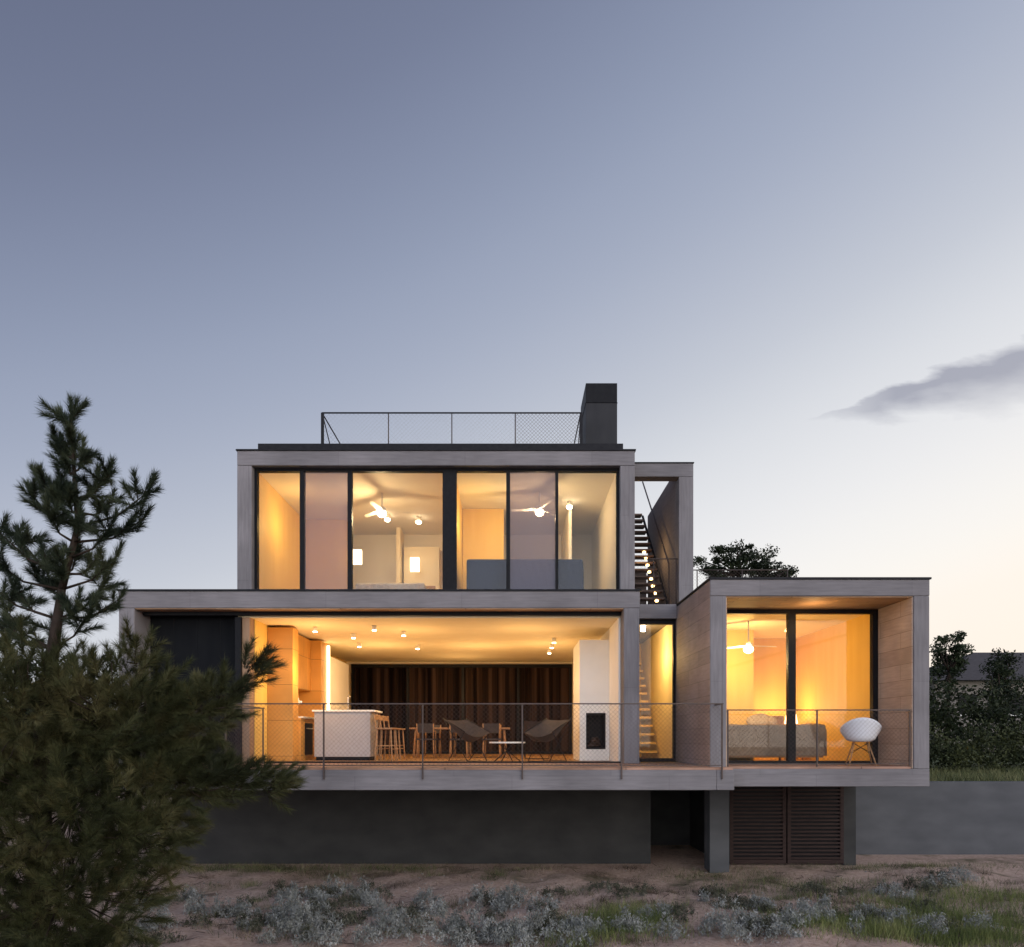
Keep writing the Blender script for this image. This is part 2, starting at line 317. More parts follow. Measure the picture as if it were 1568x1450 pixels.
for x in xr: b.rod((x,1.75,8.83),(x,1.75,zr),.012,RAIL,n=6)
for x in(-4.09,1.48):
    b.rod((x,1.75,zr),(x,4.8,zr),.014,COPE,n=6); b.rod((x,1.8,zr-.02),(x+.02,2.9,8.85),.012,COPE,n=6); b.rod((x,4.8,8.83),(x,4.8,zr),.012,RAIL,n=6)
b.box(-4.11,-4.05,1.73,1.77,8.83,zr,COPE); b.box(1.46,1.52,1.73,1.77,8.83,zr,COPE)
b.rod((-4.09,1.75,zr),(1.5,1.75,zr),.018,COPE,n=6); mesh_fill(b,-4.09,.07,8.84,zr,1.75,s=.09,t=.0012); mesh_fill(b,.07,1.48,8.84,zr,1.75,s=.08,t=.003); b.rod((-4.09,4.8,zr),(1.48,4.8,zr),.014,COPE,n=6)
b.done('roof_railing',H)
b=MB()
b.rod((3.02,1.6,5.4),(3.02,1.6,6.45),.012,RAIL); b.rod((3.5,1.6,5.4),(3.5,1.6,6.45),.012,RAIL); b.rod((2.56,1.6,6.45),(3.53,1.6,6.45),.012,RAIL); mesh_fill(b,2.56,3.52,5.42,6.44,1.6)
for x in(4.1,5.1,6.1): b.rod((x,2.2,5.37),(x,2.2,6.35),.012,RAIL)
b.rod((3.9,2.2,6.35),(6.1,2.2,6.35),.012,RAIL); b.rod((6.1,2.2,6.35),(6.1,4.2,6.35),.012,RAIL); mesh_fill(b,3.9,6.1,5.38,6.35,2.2)
b.done('terrace_railing',H)
# ---- lights
WARM=(1,.61,.25); SOFT=(1,.70,.34); AMB=(1,.64,.21)
def plight(name,loc,w,c,r=.06):
    l=bpy.data.lights.new(name,'POINT'); l.energy=w; l.color=c; l.shadow_soft_size=r
    o=bpy.data.objects.new(name,l); sc.collection.objects.link(o); o.location=loc; o.parent=H; return o
b=MB()
for (x,y) in((-4.2,1.6),(-3.6,2.6),(-2.9,1.4),(-2.4,2.2),(-3.8,4.2),(-2.4,4.6),(1.0,3.4),(1.0,4.4),(1.0,5.6)):
    b.rod((x,y,4.90),(x,y,4.999),.05,WHITE,n=14); b.rod((x,y,4.888),(x,y,4.899),.042,LAMP,n=14)
b.rod((2.85,1.9,4.95),(2.85,1.9,5.07),.05,LAMP)
b.done('ceiling_downlights',H)
for i,(x,y,w) in enumerate(((-4.2,1.3,46),(-2.2,2.0,34),(.3,1.8,34),(-3.3,4.6,42),(-.9,4.8,42),(.8,4.4,38),(-1.5,7.2,26))): plight('downlight_%d'%i,(x,y,4.0),w,WARM,.04)
plight('stairwell_light',(2.9,1.9,4.4),36,AMB)
plight('tower_stair_light',(3.1,3.0,6.9),9,WARM)
plight('bedroom_light_a',(-3.0,2.6,7.6),56,SOFT); plight('bedroom_light_b',(-4.7,2.4,7.4),22,AMB); plight('bedroom_light_c',(.62,2.5,7.6),52,SOFT); plight('bedroom_light_d',(-.75,2.4,7.4),18,AMB)
plight('right_room_light',(4.75,1.2,4.2),62,(1,.64,.23)); plight('right_room_lamp',(6.2,2.9,3.35),32,(1,.6,.2),.08)
plight('balcony_light',(5.4,-.9,4.75),11,WARM,.04)
# ---- ceiling fans
def fan(loc,rot,rod=.35,name='ceiling_fan'):
    b=MB(); b.rod((0,0,0),(0,0,-rod),.015,WHITE); b.rod((0,0,-rod),(0,0,-rod-.1),.09,WHITE,r1=.07,n=16)
    for k in range(3):
        a=k*2*math.pi/3; c,s=math.cos(a),math.sin(a)
        b.grid(lambda u,v:((.08+.55*u)*c-(v-.5)*.11*(1-.3*u)*s,(.08+.55*u)*s+(v-.5)*.11*(1-.3*u)*c,-rod-.05+(v-.5)*.03),4,2,WHITE)
    b.ball((0,0,-rod-.12),.10,LAMP,sz=.8,n=8); return b.done(name,None,0,loc,rot)
fan((-2.95,2.6,8.19),.3); fan((.62,2.5,8.19),.9); fan((4.85,1.0,5.02),.2,rod=.45)
for x in(-3.9,-2.55):
    b=MB(); b.box(-.12,.12,-.06,.06,0,.36,SHADE); b.box(-.03,.03,.06,.10,.1,.26,STEEL); b.done('wall_lamp',None,.01,(x,5.2 if x>-3 else 4.4,7.0))
for x,y in((-3.1,4.2),(-2.35,4.4),(1.35,4.2)):
    b=MB(); b.rod((0,0,0),(0,0,-.12),.06,WHITE,n=14); b.ball((0,0,-.13),.07,LAMP,n=8,sz=.7); b.done('ceiling_lamp',None,0,(x,y if x<1 else 3.2,8.19))
b=MB(); b.box(-.24,.24,-.2,.2,.12,.55,OAK); b.box(-.2,.2,-.21,-.2,.30,.50,DARKW)
for sx in(-1,1):
    for sy in(-1,1): b.rod((sx*.2,sy*.16,0),(sx*.2,sy*.16,.12),.015,OAK)
b.done('bedside_table',None,.006,(6.45,2.9,2.13))
b=MB(); b.rod((0,0,0),(0,0,.03),.08,STEEL,n=16); b.rod((0,0,.03),(0,0,.3),.012,STEEL); b.rod((0,0,.28),(0,0,.50),.15,SHADE,r1=.11,n=20); b.done('table_lamp',None,0,(6.45,2.9,2.68))
# ---- beds
TAN=mat('tan_blanket',(.26,.19,.13),(.36,.27,.19),nscale=6,rough=.95,bump=.4,spec=.05)
def bed(loc,rot,w,l,blanket,h=.55,fm=OAK,hh=1.0):
    e=empty('bed',loc); e.rotation_euler=(0,0,rot)
    b=MB(); b.box(-w/2,w/2,0,l,.12,.30,fm); b.box(-w/2-.05,w/2+.05,l,l+.07,.1,hh,fm)
    for x in(-w/2+.08,w/2-.08):
        for y in(.1,l-.1): b.rod((x,y,0),(x,y,.12),.03,OAK)
    b.done('frame',e,.01)
    b=MB(); b.box(-w/2+.03,w/2-.03,.03,l-.02,.30,h,LINEN); b.done('mattress',e,.06,seg=4)
    b=MB(); W=w+.06; hd=h-.12
    def fn(u,v):
        a=-hd+u*(W+2*hd); x=min(max(a,0),W)-W/2; dx=max(0,-a,a-W)
        c=-hd+v*(l*.72+hd); y=max(c,0)-.02; dy=max(0,-c)
        f=.018*math.sin(19*a+6*c) if (dx>0 or dy>0) else 0
        z=h+.04+.03*math.sin(7*x+3*y)*math.sin(5*y)-max(dx,dy)
        return(x+(f if dx>0 else 0),y-(abs(f) if dy>0 else 0),z)
    b.grid(fn,70,56,blanket); b.done('blanket',e)
    for x in(-w/4,w/4):
        b=MB(); b.grid(lambda u,v:(x+.34*math.cos(2*math.pi*v)*abs(math.sin(math.pi*u))**.6,l-.3+.2*math.sin(2*math.pi*v)*abs(math.sin(math.pi*u))**.6,h+.14+.12*math.cos(math.pi*u)+.07*math.sin(2*math.pi*v)),10,20,LINEN if blanket!=BLUEL else BLUEL); b.done('pillow',e)
    return e
bed((-2.75,2.6,U0),0,1.5,2.0,LINEN,.6); bed((.28,1.6,U0),0,2.4,2.0,BLUEL,.9,BLUEL,1.25); bed((4.95,.2,2.13),0,2.2,2.2,TAN,.72)
# ---- kitchen
b=MB()
b.box(-5.135,-4.6,1.35,1.75,D0+.0,4.95,CAB)
b.box(-5.135,-4.55,1.755,3.4,D0,D0+.92,CAB); b.box(-5.135,-4.52,1.755,3.4,D0+.92,D0+.96,WHITE)
b.box(-5.135,-4.78,1.755,3.4,D0+1.6,4.95,CAB); b.box(-5.135,-4.55,3.405,4.0,D0,4.95,CAB)
b.box(-4.548,-4.535,2.05,2.65,D0+.12,D0+.82,BLACK); b.rod((-4.52,2.1,D0+.70),(-4.52,2.6,D0+.70),.012,STEEL)
b.box(-4.57,-4.50,4.01,4.07,D0+.02,4.9,LED)
b.box(-5.1,-4.6,4.1,6.6,D0,4.7,WHITE)
b.done('kitchen_cabinets',None,.004)
b=MB(); b.box(-4.3,-3.08,1.9,2.8,D0+.08,D0+1.06,ISL); b.box(-4.27,-3.11,1.94,2.76,D0,D0+.08,BLACK); b.box(-4.34,-2.98,1.86,2.84,D0+1.06,D0+1.10,WHITE); b.path([(-3.7,2.5,D0+1.1),(-3.7,2.5,D0+1.42),(-3.66,2.4,D0+1.46),(-3.6,2.3,D0+1.40)],.012,STEEL)
b.done('kitchen_island',None,.006)
b=MB(); b.rod((0,0,0),(0,0,.2),.05,WHITE,r1=.035,n=12)
for i in range(26):
    a=random.random()*6.3; r=random.random()*.13; z=.28+random.random()*.13
    b.rod((0,0,.18),(r*math.cos(a),r*math.sin(a),z),.003,OAK,n=3); b.ball((r*math.cos(a),r*math.sin(a),z),.03,SHELL,n=4)
b.done('flower_vase',None,0,(-4.72,1.95,D0+.96))
def stool(loc):
    b=MB()
    for sx in(-1,1):
        for sy in(-1,1): b.rod((sx*.19,sy*.19,0),(sx*.15,sy*.15,.68),.016,OAK)
    b.box(-.2,.2,-.2,.2,.68,.71,OAK)
    for s in(-1,1): b.rod((-.18,s*.18,.25),(.18,s*.18,.25),.01,OAK); b.rod((s*.18,-.18,.32),(s*.18,.18,.32),.01,OAK)
    b.rod((-.17,.18,.70),(-.19,.22,1.0),.014,OAK); b.rod((.17,.18,.70),(.19,.22,1.0),.014,OAK); b.box(-.19,.19,.2,.225,.88,.99,OAK)
    return b.done('bar_stool',None,.004,loc,math.pi/2*.9)
for p in((-2.72,1.85,D0),(-2.72,2.3,D0),(-2.70,2.8,D0)): stool(p)
def chair(loc,rot,m=DARKW):
    b=MB()
    for sx in(-1,1):
        b.rod((sx*.21,-.2,0),(sx*.2,-.18,.45),.015,m); b.rod((sx*.21,.22,0),(sx*.19,.2,.45),.015,m); b.rod((sx*.19,.2,.45),(sx*.2,.28,.84),.014,m)
        b.rod((sx*.21,-.18,.66),(sx*.2,.24,.66),.012,m); b.rod((sx*.21,-.18,.45),(sx*.21,-.18,.66),.012,m)
    b.box(-.22,.22,-.22,.22,.44,.475,LEATH)
    b.grid(lambda u,v:((u-.5)*.42,.235+.05*v+.03*math.cos(math.pi*(u-.5)),.62+.22*v),6,3,LEATH)
    return b.done('dining_chair',None,0,loc,rot)
b=MB(); b.box(-1.25,1.25,-.45,.45,.71,.75,OAK)
for sx in(-1,1):
    for sy in(-1,1): b.rod((sx*1.15,sy*.36,0),(sx*1.1,sy*.32,.71),.03,OAK,n=8)
b.done('dining_table',None,.006,(-1.3,4.6,D0))
for x in(-2.1,-1.3,-.5): chair((x,3.95,D0),math.pi,OAK); chair((x,5.25,D0),0,OAK)
def lounge(loc,rot,name='lounge_chair'):
    b=MB(); r=.009
    pts=[(-.36,-.30,.62),(-.30,.28,.0),(.30,.28,.0),(.36,-.30,.62)]
    b.path(pts,r,BLACK); pts=[(-.34,.42,.92),(-.28,-.30,.0),(.28,-.30,.0),(.34,.42,.92)]
    b.path(pts,r,BLACK)
    b.rod((-.36,-.3,.62),(-.34,.42,.92),r,BLACK); b.rod((.36,-.3,.62),(.34,.42,.92),r,BLACK)
    def f(u,v):
        x=(u-.5)*.70; z0=.60+(.30)*v; sag=(1-(2*u-1)**2)
        y=-.32+.74*v; sg=sag*(.26*math.sin(math.pi*min(1,v*1.05))+.03+ .06*(1-v)); return(x,y,z0-sg)
    b.grid(f,12,14,LEATH); return b.done(name,None,0,loc,rot)
lounge((-.95,1.7,D0),.8); lounge((.75,1.5,D0),-.7); lounge((.6,3.2,D0),math.pi); lounge((-5.9,-.75,D0),.9,'deck_chair')
b=MB(); b.rod((0,0,.38),(0,0,.41),.38,WHITE,n=28)
for k in range(4):
    a=k*math.pi/2+.4; b.rod((.3*math.cos(a),.3*math.sin(a),0),(-.2*math.cos(a),-.2*math.sin(a),.38),.01,BLACK)
b.done('coffee_table',None,0,(-.1,1.3,D0))
def shell(loc,rot):
    b=MB()
    def f(u,v):
        a=2*math.pi*v; r=u; ca=math.cos(a); sa=math.sin(a)
        back=max(0,sa)
        rim=.20+.20*back**1.5+.02*ca*ca
        if sa<0: rim=.20*(1-(-sa)**1.2)-.02*(-sa)
        flare=max(0,r-.45)/.55
        x=ca*(.21*min(r/.55,1)+.13*flare); y=sa*(.21*min(r/.55,1)+.06*flare)
        return(x,y,.42+.03*r*r+rim*flare**1.1)
    b.grid(f,16,48,SHELL)
    for sx in(-1,1):
        b.rod((sx*.11,.06,.42),(sx*.22,.24,0),.012,OAK); b.rod((sx*.11,-.06,.42),(sx*.22,-.22,0),.012,OAK)
        b.rod((sx*.16,.14,.22),(-sx*.12,-.06,.40),.005,BLACK); b.rod((sx*.16,-.14,.22),(-sx*.12,.06,.40),.005,BLACK)
    o=b.done('shell_armchair',None,0,loc,rot); s=o.modifiers.new('s','SOLIDIFY'); s.thickness=.008; return o
shell((6.22,-.95,2.14),math.pi-.3)
# ------------------------------------------------------------ terrain
def hgt(x,y):
    n=.05*np.sin(x*.9+1.3)*np.cos(y*.8)+.035*np.sin(x*2.3+y*1.7)+.02*np.sin(x*5.1-y*4.3)+.012*np.sin(x*11+y*9)
    near=np.clip((-y-2)/8,0,1)
    return n*np.clip((1.1-y)/1.0,0,1)+near*.15
SAND,nt,bs=newmat('sandy_ground'); N=nt.nodes; L=nt.links
tc=N.new('ShaderNodeTexCoord')
def noise(sc_,det,vec=None,ro=.6):
    n=N.new('ShaderNodeTexNoise'); n.inputs['Scale'].default_value=sc_; n.inputs['Detail'].default_value=det; n.inputs['Roughness'].default_value=ro
    L.new(vec or tc.outputs['Object'],n.inputs['Vector']); return n
def ramp(fac,els):
    c=N.new('ShaderNodeValToRGB'); c.color_ramp.elements[0].position=els[0][0]; c.color_ramp.elements[0].color=(*els[0][1],1)
    c.color_ramp.elements[1].position=els[-1][0]; c.color_ramp.elements[1].color=(*els[-1][1],1)
    for p,k in els[1:-1]:
        e=c.color_ramp.elements.new(p); e.color=(*k,1)
    L.new(fac,c.inputs[0]); return c
n1=noise(.9,8); n2=noise(14,8); n3=noise(60,4)
c1=ramp(n2.outputs[0],[(.3,(.37,.255,.20)),(.5,(.54,.385,.31)),(.7,(.64,.49,.40))])
c2=ramp(n2.outputs[0],[(.3,(.09,.08,.05)),(.6,(.21,.175,.11)),(.75,(.30,.24,.17))])
mk=ramp(n1.outputs[0],[(.53,(0,0,0)),(.68,(1,1,1))])
mx=N.new('ShaderNodeMix'); mx.data_type='RGBA'; L.new(mk.outputs[0],mx.inputs[0]); L.new(c1.outputs[0],mx.inputs[6]); L.new(c2.outputs[0],mx.inputs[7])
L.new(mx.outputs[2],bs.inputs['Base Color']); bs.inputs['Roughness'].default_value=.95; bs.inputs['Specular IOR Level'].default_value=.1
ad=N.new('ShaderNodeMath'); ad.operation='ADD'; L.new(n2.outputs[0],ad.inputs[0]); L.new(n3.outputs[0],ad.inputs[1])
bp=N.new('ShaderNodeBump'); bp.inputs['Strength'].default_value=.9; bp.inputs['Distance'].default_value=.06; L.new(ad.outputs[0],bp.inputs['Height']); L.new(bp.outputs[0],bs.inputs['Normal'])
LAWN=mat('lawn',(.05,.07,.025),(.09,.11,.04),nscale=6,rough=.95,bump=.5)
xs_=np.concatenate([[-500,-200,-80,-40],np.arange(-20,20.01,.12),[40,80,200,500]])
ys_=np.concatenate([[-200,-60,-25],np.arange(-14.5,3,.12),[8,20,60,200,700]])
X,Y=np.meshgrid(xs_,ys_,indexing='ij'); Z=hgt(X,Y); Z[(np.abs(X)>20)|(Y<-14.5)]=0
Z[Y>=3]=-.02
V=np.stack([X,Y,Z],-1).reshape(-1,3); nx,ny=X.shape
ii,jj=np.meshgrid(np.arange(nx-1),np.arange(ny-1),indexing='ij'); q=(ii*ny+jj).reshape(-1)
F=np.stack([q,q+ny,q+ny+1,q+1],-1)
def npmesh(name,V,F,mats,smooth=False,parent=None,mi=None):
    k=F.shape[1]; me=bpy.data.meshes.new(name); me.vertices.add(len(V)); me.vertices.foreach_set('co',np.asarray(V,dtype=np.float32).reshape(-1))
    me.loops.add(F.size); me.loops.foreach_set('vertex_index',F.reshape(-1).astype(np.int32))
    me.polygons.add(len(F)); me.polygons.foreach_set('loop_start',np.arange(0,F.size,k,dtype=np.int32)); me.polygons.foreach_set('loop_total',np.full(len(F),k,dtype=np.int32))
    for m in mats: me.materials.append(m)
    me.polygons.foreach_set('use_smooth',np.full(len(F),smooth)); me.update(calc_edges=True); me.validate()
    o=bpy.data.objects.new(name,me); sc.collection.objects.link(o); 
    if parent: o.parent=parent
    return o
npmesh('ground',V,F,[SAND],True)
b=MB(); b.box(7.105,60,2.5,2.72,-.3,1.643,CONC); b.done('retaining_wall',None,.012)
b=MB(); b.grid(lambda u,v:(7.11+150*u,2.74+150*v,1.58+ .6*v),40,40,LAWN); b.done('lawn')
# ------------------------------------------------------------ foliage
def unit(n):
    v=rng.normal(size=(n,3)); return v/np.linalg.norm(v,axis=1,keepdims=True)
def leaves(C,size,asp=.5,up=0.0):
    n=len(C); a=unit(n); a[:,2]+=up; a/=np.linalg.norm(a,axis=1,keepdims=True)
    r=unit(n); b_=np.cross(a,r); b_/=np.linalg.norm(b_,axis=1,keepdims=True)
    s=(size*(.6+.8*rng.random(n)))[:,None]
    P=np.stack([C-a*s*.5,C+b_*s*asp*.5,C+a*s*.5,C-b_*s*asp*.5],1)
    return P.reshape(-1,3),np.arange(n*4).reshape(-1,4)
def blades(C,h,w,lean=.35):
    n=len(C); d=rng.normal(size=(n,3))*lean; d[:,2]=1; d/=np.linalg.norm(d,axis=1,keepdims=True)
    hh=(h*(.5+.8*rng.random(n)))[:,None]; t=rng.random(n)*6.28; s=np.stack([np.cos(t),np.sin(t),np.zeros(n)],1)*w
    P=np.stack([C-s,C+s,C+d*hh],1); return P.reshape(-1,3),np.arange(n*3).reshape(-1,3)
def clumps(center,rad,nc,per,cr,surf=.5):
    cc=unit(nc)*(surf+(1-surf)*rng.random((nc,1)))*np.array(rad)+np.array(center)
    r=cr*(.6+.8*rng.random(nc)); P=[]
    for c,q in zip(cc,r): P.append(c+unit(per)*(rng.random((per,1))**.5)*q*np.array([1,1,.7]))
    return np.concatenate(P),cc
PINEL=leafmat('pine_needles',(.012,.020,.014),(.034,.046,.028),(.078,.09,.048))
PINEB=leafmat('pine_needles_low',(.015,.018,.008),(.050,.056,.022),(.13,.115,.052),clump=1.9)
BARK=mat('bark',(.022,.016,.013),(.05,.036,.028),scale=(6,6,2),rough=.9,bump=.8,spec=.1)
TREEL=leafmat('dark_foliage',(.006,.010,.005),(.014,.021,.009),(.03,.04,.017),clump=1)
HEDGEL=leafmat('hedge_foliage',(.008,.012,.005),(.02,.028,.011),(.045,.055,.022),clump=1)
SILV=leafmat('silver_leaves',(.11,.115,.10),(.23,.235,.215),(.38,.38,.36),clump=5)
GRN=leafmat('grass_blades',(.045,.054,.02),(.11,.12,.05),(.21,.195,.095),clump=2)
GRNB=leafmat('fresh_grass',(.055,.075,.022),(.125,.15,.045),(.23,.23,.09),clump=2)
DRY=leafmat('dry_scrub',(.05,.035,.025),(.12,.085,.06),(.24,.18,.14),clump=3)
HEATH=leafmat('heath_leaves',(.028,.028,.018),(.08,.08,.052),(.17,.165,.125),clump=3)
def pine(base,trunk,shoots,low):
    e=empty('pine_tree',base)
    b=MB()
    R=[.11,.09,.07,.032,.024,.016,.008]
    for i in range(len(trunk)-1): b.rod(trunk[i],trunk[i+1],R[i],BARK,r1=R[i+1],n=10)
    AX=[]
    def nearest(p):
        best=None
        for i in range(len(trunk)-1):
            a=Vector(trunk[i]);c=Vector(trunk[i+1])
            for t in(0,.25,.5,.75,1):
                q=a.lerp(c,t); d=(q-Vector(p)).length+ max(0,q.z-(p[2]-.25*((Vector(p)-q).xy.length)-.1))*3
                if best is None or d<best[0]: best=(d,q)
        return best[1]
    for p,ln,k in shoots:
        p=Vector(p); q=nearest(p); m=q.lerp(p,.55)+Vector((0,0,-.08)); b.rod(q,m,.013,BARK,r1=.009,n=6); b.rod(m,p,.009,BARK,r1=.005,n=6)
        d=(p-m).normalized()*.6+Vector((0,0,.6)); d.normalize()
        AX.append((p-d*ln*.6,p+d*ln*.5)); AX.append((m,p-d*ln*.3))
        for j in range(k+3):
            t=random.uniform(.1,1); s=m.lerp(p,t); dd=Vector((random.gauss(0,1),random.gauss(0,1),random.gauss(.8,.4))).normalized(); l2=ln*random.uniform(.5,.9)
            b.rod(s,s+dd*l2*.6,.005,BARK,r1=.003,n=4); AX.append((s+dd*l2*.05,s+dd*l2))
    LOW=[]
    for (c,rad,n,lean) in low:
        for i in range(n):
            dv=unit(1)[0]*(rng.random()**.4); s=Vector((c[0]+dv[0]*rad[0],c[1]+dv[1]*rad[1],c[2]+dv[2]*rad[2]))
            dd=(Vector(dv)*.8+Vector((lean+random.gauss(0,.35),random.gauss(0,.35),random.gauss(.45,.3)))).normalized(); l2=random.uniform(.13,.28)
            LOW.append((s,s+dd*l2))
            if i%6==0: b.rod(Vector(c)+ (s-Vector(c))*.3,s,.008,BARK,r1=.004,n=4)
            b.rod(s,s+dd*l2,.0035,BARK,r1=.002,n=3)
    b.done('trunk_and_limbs',e)
    def brush(AX,per,nl,w,mat_,name):
        P0=[];DD=[]
        for a,c in AX:
            a=np.array(a);c=np.array(c); ax=(c-a); L_=np.linalg.norm(ax)+1e-6; ax=ax/L_
            m=int(per*L_/.2)+4; t=rng.random(m)**.8; r=unit(m); r-= (r@ax)[:,None]*ax; r/=np.linalg.norm(r,axis=1,keepdims=True)
            ang=(.95-.55*t)[:,None]+rng.normal(size=(m,1))*.12
            d=ax*np.cos(ang)+r*np.sin(ang); d[:,2]-=.05
            P0.append(a+ax*(t*L_)[:,None]); DD.append(d)
        P0=np.concatenate(P0);DD=np.concatenate(DD); n=len(P0)
        ll=(nl*(.7+.5*rng.random(n)))[:,None]; s=np.cross(DD,unit(n)); s/=np.linalg.norm(s,axis=1,keepdims=True)
        V=np.stack([P0-s*w,P0+s*w,P0+DD*ll],1).reshape(-1,3); npmesh(name,V,np.arange(n*3).reshape(-1,3),[mat_],False,e)
    brush(AX,240,.09,.0026,PINEL,'crown_needles'); brush(LOW,170,.10,.0021,PINEB,'lower_needles')
    return e
trunk=[(-.02,0,0),(.0,0,1.6),(.03,.02,2.9),(.2,0,3.95),(.36,-.03,4.5),(.31,0,5.0),(.28,0,5.5)]
sh=[((.28,0,5.50),.28,4),((.12,.05,5.28),.22,3),((.41,-.05,5.15),.22,3),((.30,.0,5.25),.2,4),((.22,.05,5.1),.2,4),((-.02,.0,4.93),.24,3),((.60,.03,5.0),.22,3),((.97,0,4.82),.26,3),((.85,.15,4.62),.24,3),
((.70,-.1,4.50),.22,4),((.66,.05,4.26),.22,4),((-.0,-.1,4.75),.22,3),((.52,.2,4.80),.2,3),((.12,.1,4.95),.22,3),((.18,-.1,4.78),.22,4),((-.20,.05,4.40),.24,4),((-.36,0,4.46),.24,4),((-.42,0,4.22),.22,4),((-.12,.15,4.12),.22,4),((-.22,.0,3.95),.22,4),((.50,.1,4.0),.22,4),((.52,-.1,3.76),.22,4),((.60,.2,3.9),.2,3),
((.05,.1,3.62),.2,3),((-.26,0,3.62),.22,3),((-.38,.1,3.8),.22,3),((.2,-.2,4.6),.2,4),((.22,.2,4.35),.2,3),((.10,-.1,4.25),.2,3),((.02,.1,4.05),.2,3),((.45,.1,4.25),.2,3),((.42,-.1,4.55),.2,4),((.45,.1,4.95),.22,3),((.32,-.1,4.75),.2,3),((-.5,0,4.05),.22,4),((-.55,.1,3.75),.22,4),((.34,0,3.85),.2,3),((.3,-.15,4.15),.2,4)]
low=[((-.1,0,2.85),(.75,.8,.58),320,0),((.6,.1,2.78),(.68,.6,.58),290,.2),((1.02,.1,2.65),(.38,.4,.52),150,.4),((.3,0,2.0),(1.05,.8,.65),460,0),((1.2,0,2.25),(.5,.3,.26),110,.6),((1.75,0,2.22),(.40,.2,.13),45,.9),((2.0,0,2.16),(.22,.15,.10),16,.9),((1.50,.0,2.88),(.26,.2,.20),40,.7),((1.84,0,3.2),(.10,.1,.15),14,.5),((1.65,0,3.02),(.16,.1,.14),14,.7),
((.2,0,1.25),(.85,.8,.6),360,0),((.1,-.2,.5),(.78,.7,.55),300,0),((-.5,0,2.2),(.5,.6,1.3),220,0),((.82,.1,3.3),(.16,.1,.24),24,.2),((.95,-.1,1.75),(.4,.4,.3),80,.3)]
pine((-4.2,-7.5,0),trunk,sh,low)
def tree(name,base,h,crown_c,rad,nc,per,cr,ls,m=TREEL,tr=.14,surf=.35):
    e=empty(name,base); P,cc=clumps(crown_c,rad,nc,per,cr,surf)
    V_,F_=leaves(P,ls); npmesh('crown',V_,F_,[m],False,e)
    b=MB(); top=Vector((crown_c[0],crown_c[1],crown_c[2]-rad[2]*.4)); mid=Vector((crown_c[0]*.4,crown_c[1]*.4,top.z*.5)); b.rod((0,0,-.3),mid,tr,BARK,r1=tr*.8); b.rod(mid,top,tr*.8,BARK,r1=tr*.5)
    for c in cc[::max(1,nc//14)]: b.rod(top,c,tr*.35,BARK,r1=.015,n=5)
    b.done('trunk',e); return e
tree('stone_pine_tree',(8.0,12,1.6),8,(.05,0,7.2),(1.6,1.3,.85),58,120,.26,.10)
tree('stone_pine_tree',(9.4,12.6,1.6),8,(.15,0,6.85),(.95,.8,.5),26,110,.22,.10)
tree('broadleaf_tree',(23.8,26,1.9),7,(.1,0,5.0),(1.0,.9,1.7),36,120,.42,.16)
tree('conifer_tree',(21.4,18,1.9),5,(0,0,2.9),(.75,.7,2.0),44,110,.35,.12,surf=.2)
for (x,y,hh,w) in((-14,10,4.6,3.0),(-18,13,6.6,3.2),(-23,16,6.4,3.5),(-28,20,6.8,4),(-33,24,7.5,4)):
    tree('broadleaf_tree',(x,y,0),hh,(0,0,hh*.55),(w,w*.8,hh*.42),46,110,.7,.20)
def mass(name,x0,x1,y0,y1,z0,zf,n,ls,m,cr=.5):
    P=[]
    for i in range(n):
        x=rng.uniform(x0,x1); y=rng.uniform(y0,y1); z=z0+(zf(x)-z0)*rng.random()**.7
        P.append(np.array([x,y,z])+unit(60)*(rng.random((60,1))**.5)*cr*rng.uniform(.6,1.3))
    V_,F_=leaves(np.concatenate(P),ls); return npmesh(name,V_,F_,[m])
mass('garden_shrubs',11.5,24,10,14,1.6,lambda x:4.0+.4*math.sin(x*1.7)+.3*math.sin(x*4.1),420,.14,HEDGEL)
mass('low_shrubs',10.5,20,7.2,9,1.6,lambda x:2.7+.3*math.sin(x*2.7),260,.10,leafmat('shrub_foliage',(.015,.02,.008),(.038,.046,.018),(.075,.082,.032),clump=1.2),.35)
mass('distant_tree_line',-70,70,58,66,0,lambda x:5.2+1.2*math.sin(x*.35)+.8*math.sin(x*.9+1),900,.8,TREEL,1.6)
# neighbour house
Nn=empty('neighbour_house',(31,31,1.8))
NW=mat('neighbour_wall',(.16,.14,.125),(.2,.18,.16),rough=.9); NR=mat('slate_roof',(.05,.046,.048),(.08,.073,.076),scale=(1,1,6),rough=.85,spec=.1)
b=MB(); b.box(-5,6,0,7,0,4.4,NW)
for x in(-3.5,-.5,2.5): b.box(x,x+1.1,-.03,0,2.3,3.5,BLACK); b.box(x-.08,x+1.18,-.05,-.031,2.2,2.3,WHITE)
b.done('walls',Nn)
b=MB()
b.v=[(-5.6,-.6,4.35),(6.6,-.6,4.35),(6.6,7.6,4.35),(-5.6,7.6,4.35),(-.4,3.5,6.5),(3.6,3.5,6.5)]; b.mats=[NR]
b.f=[(0,1,5,4),(1,2,5),(2,3,4,5),(3,0,4),(3,2,1,0)]; b.m=[0]*5; b.sm=[False]*5; b.done('roof',Nn)
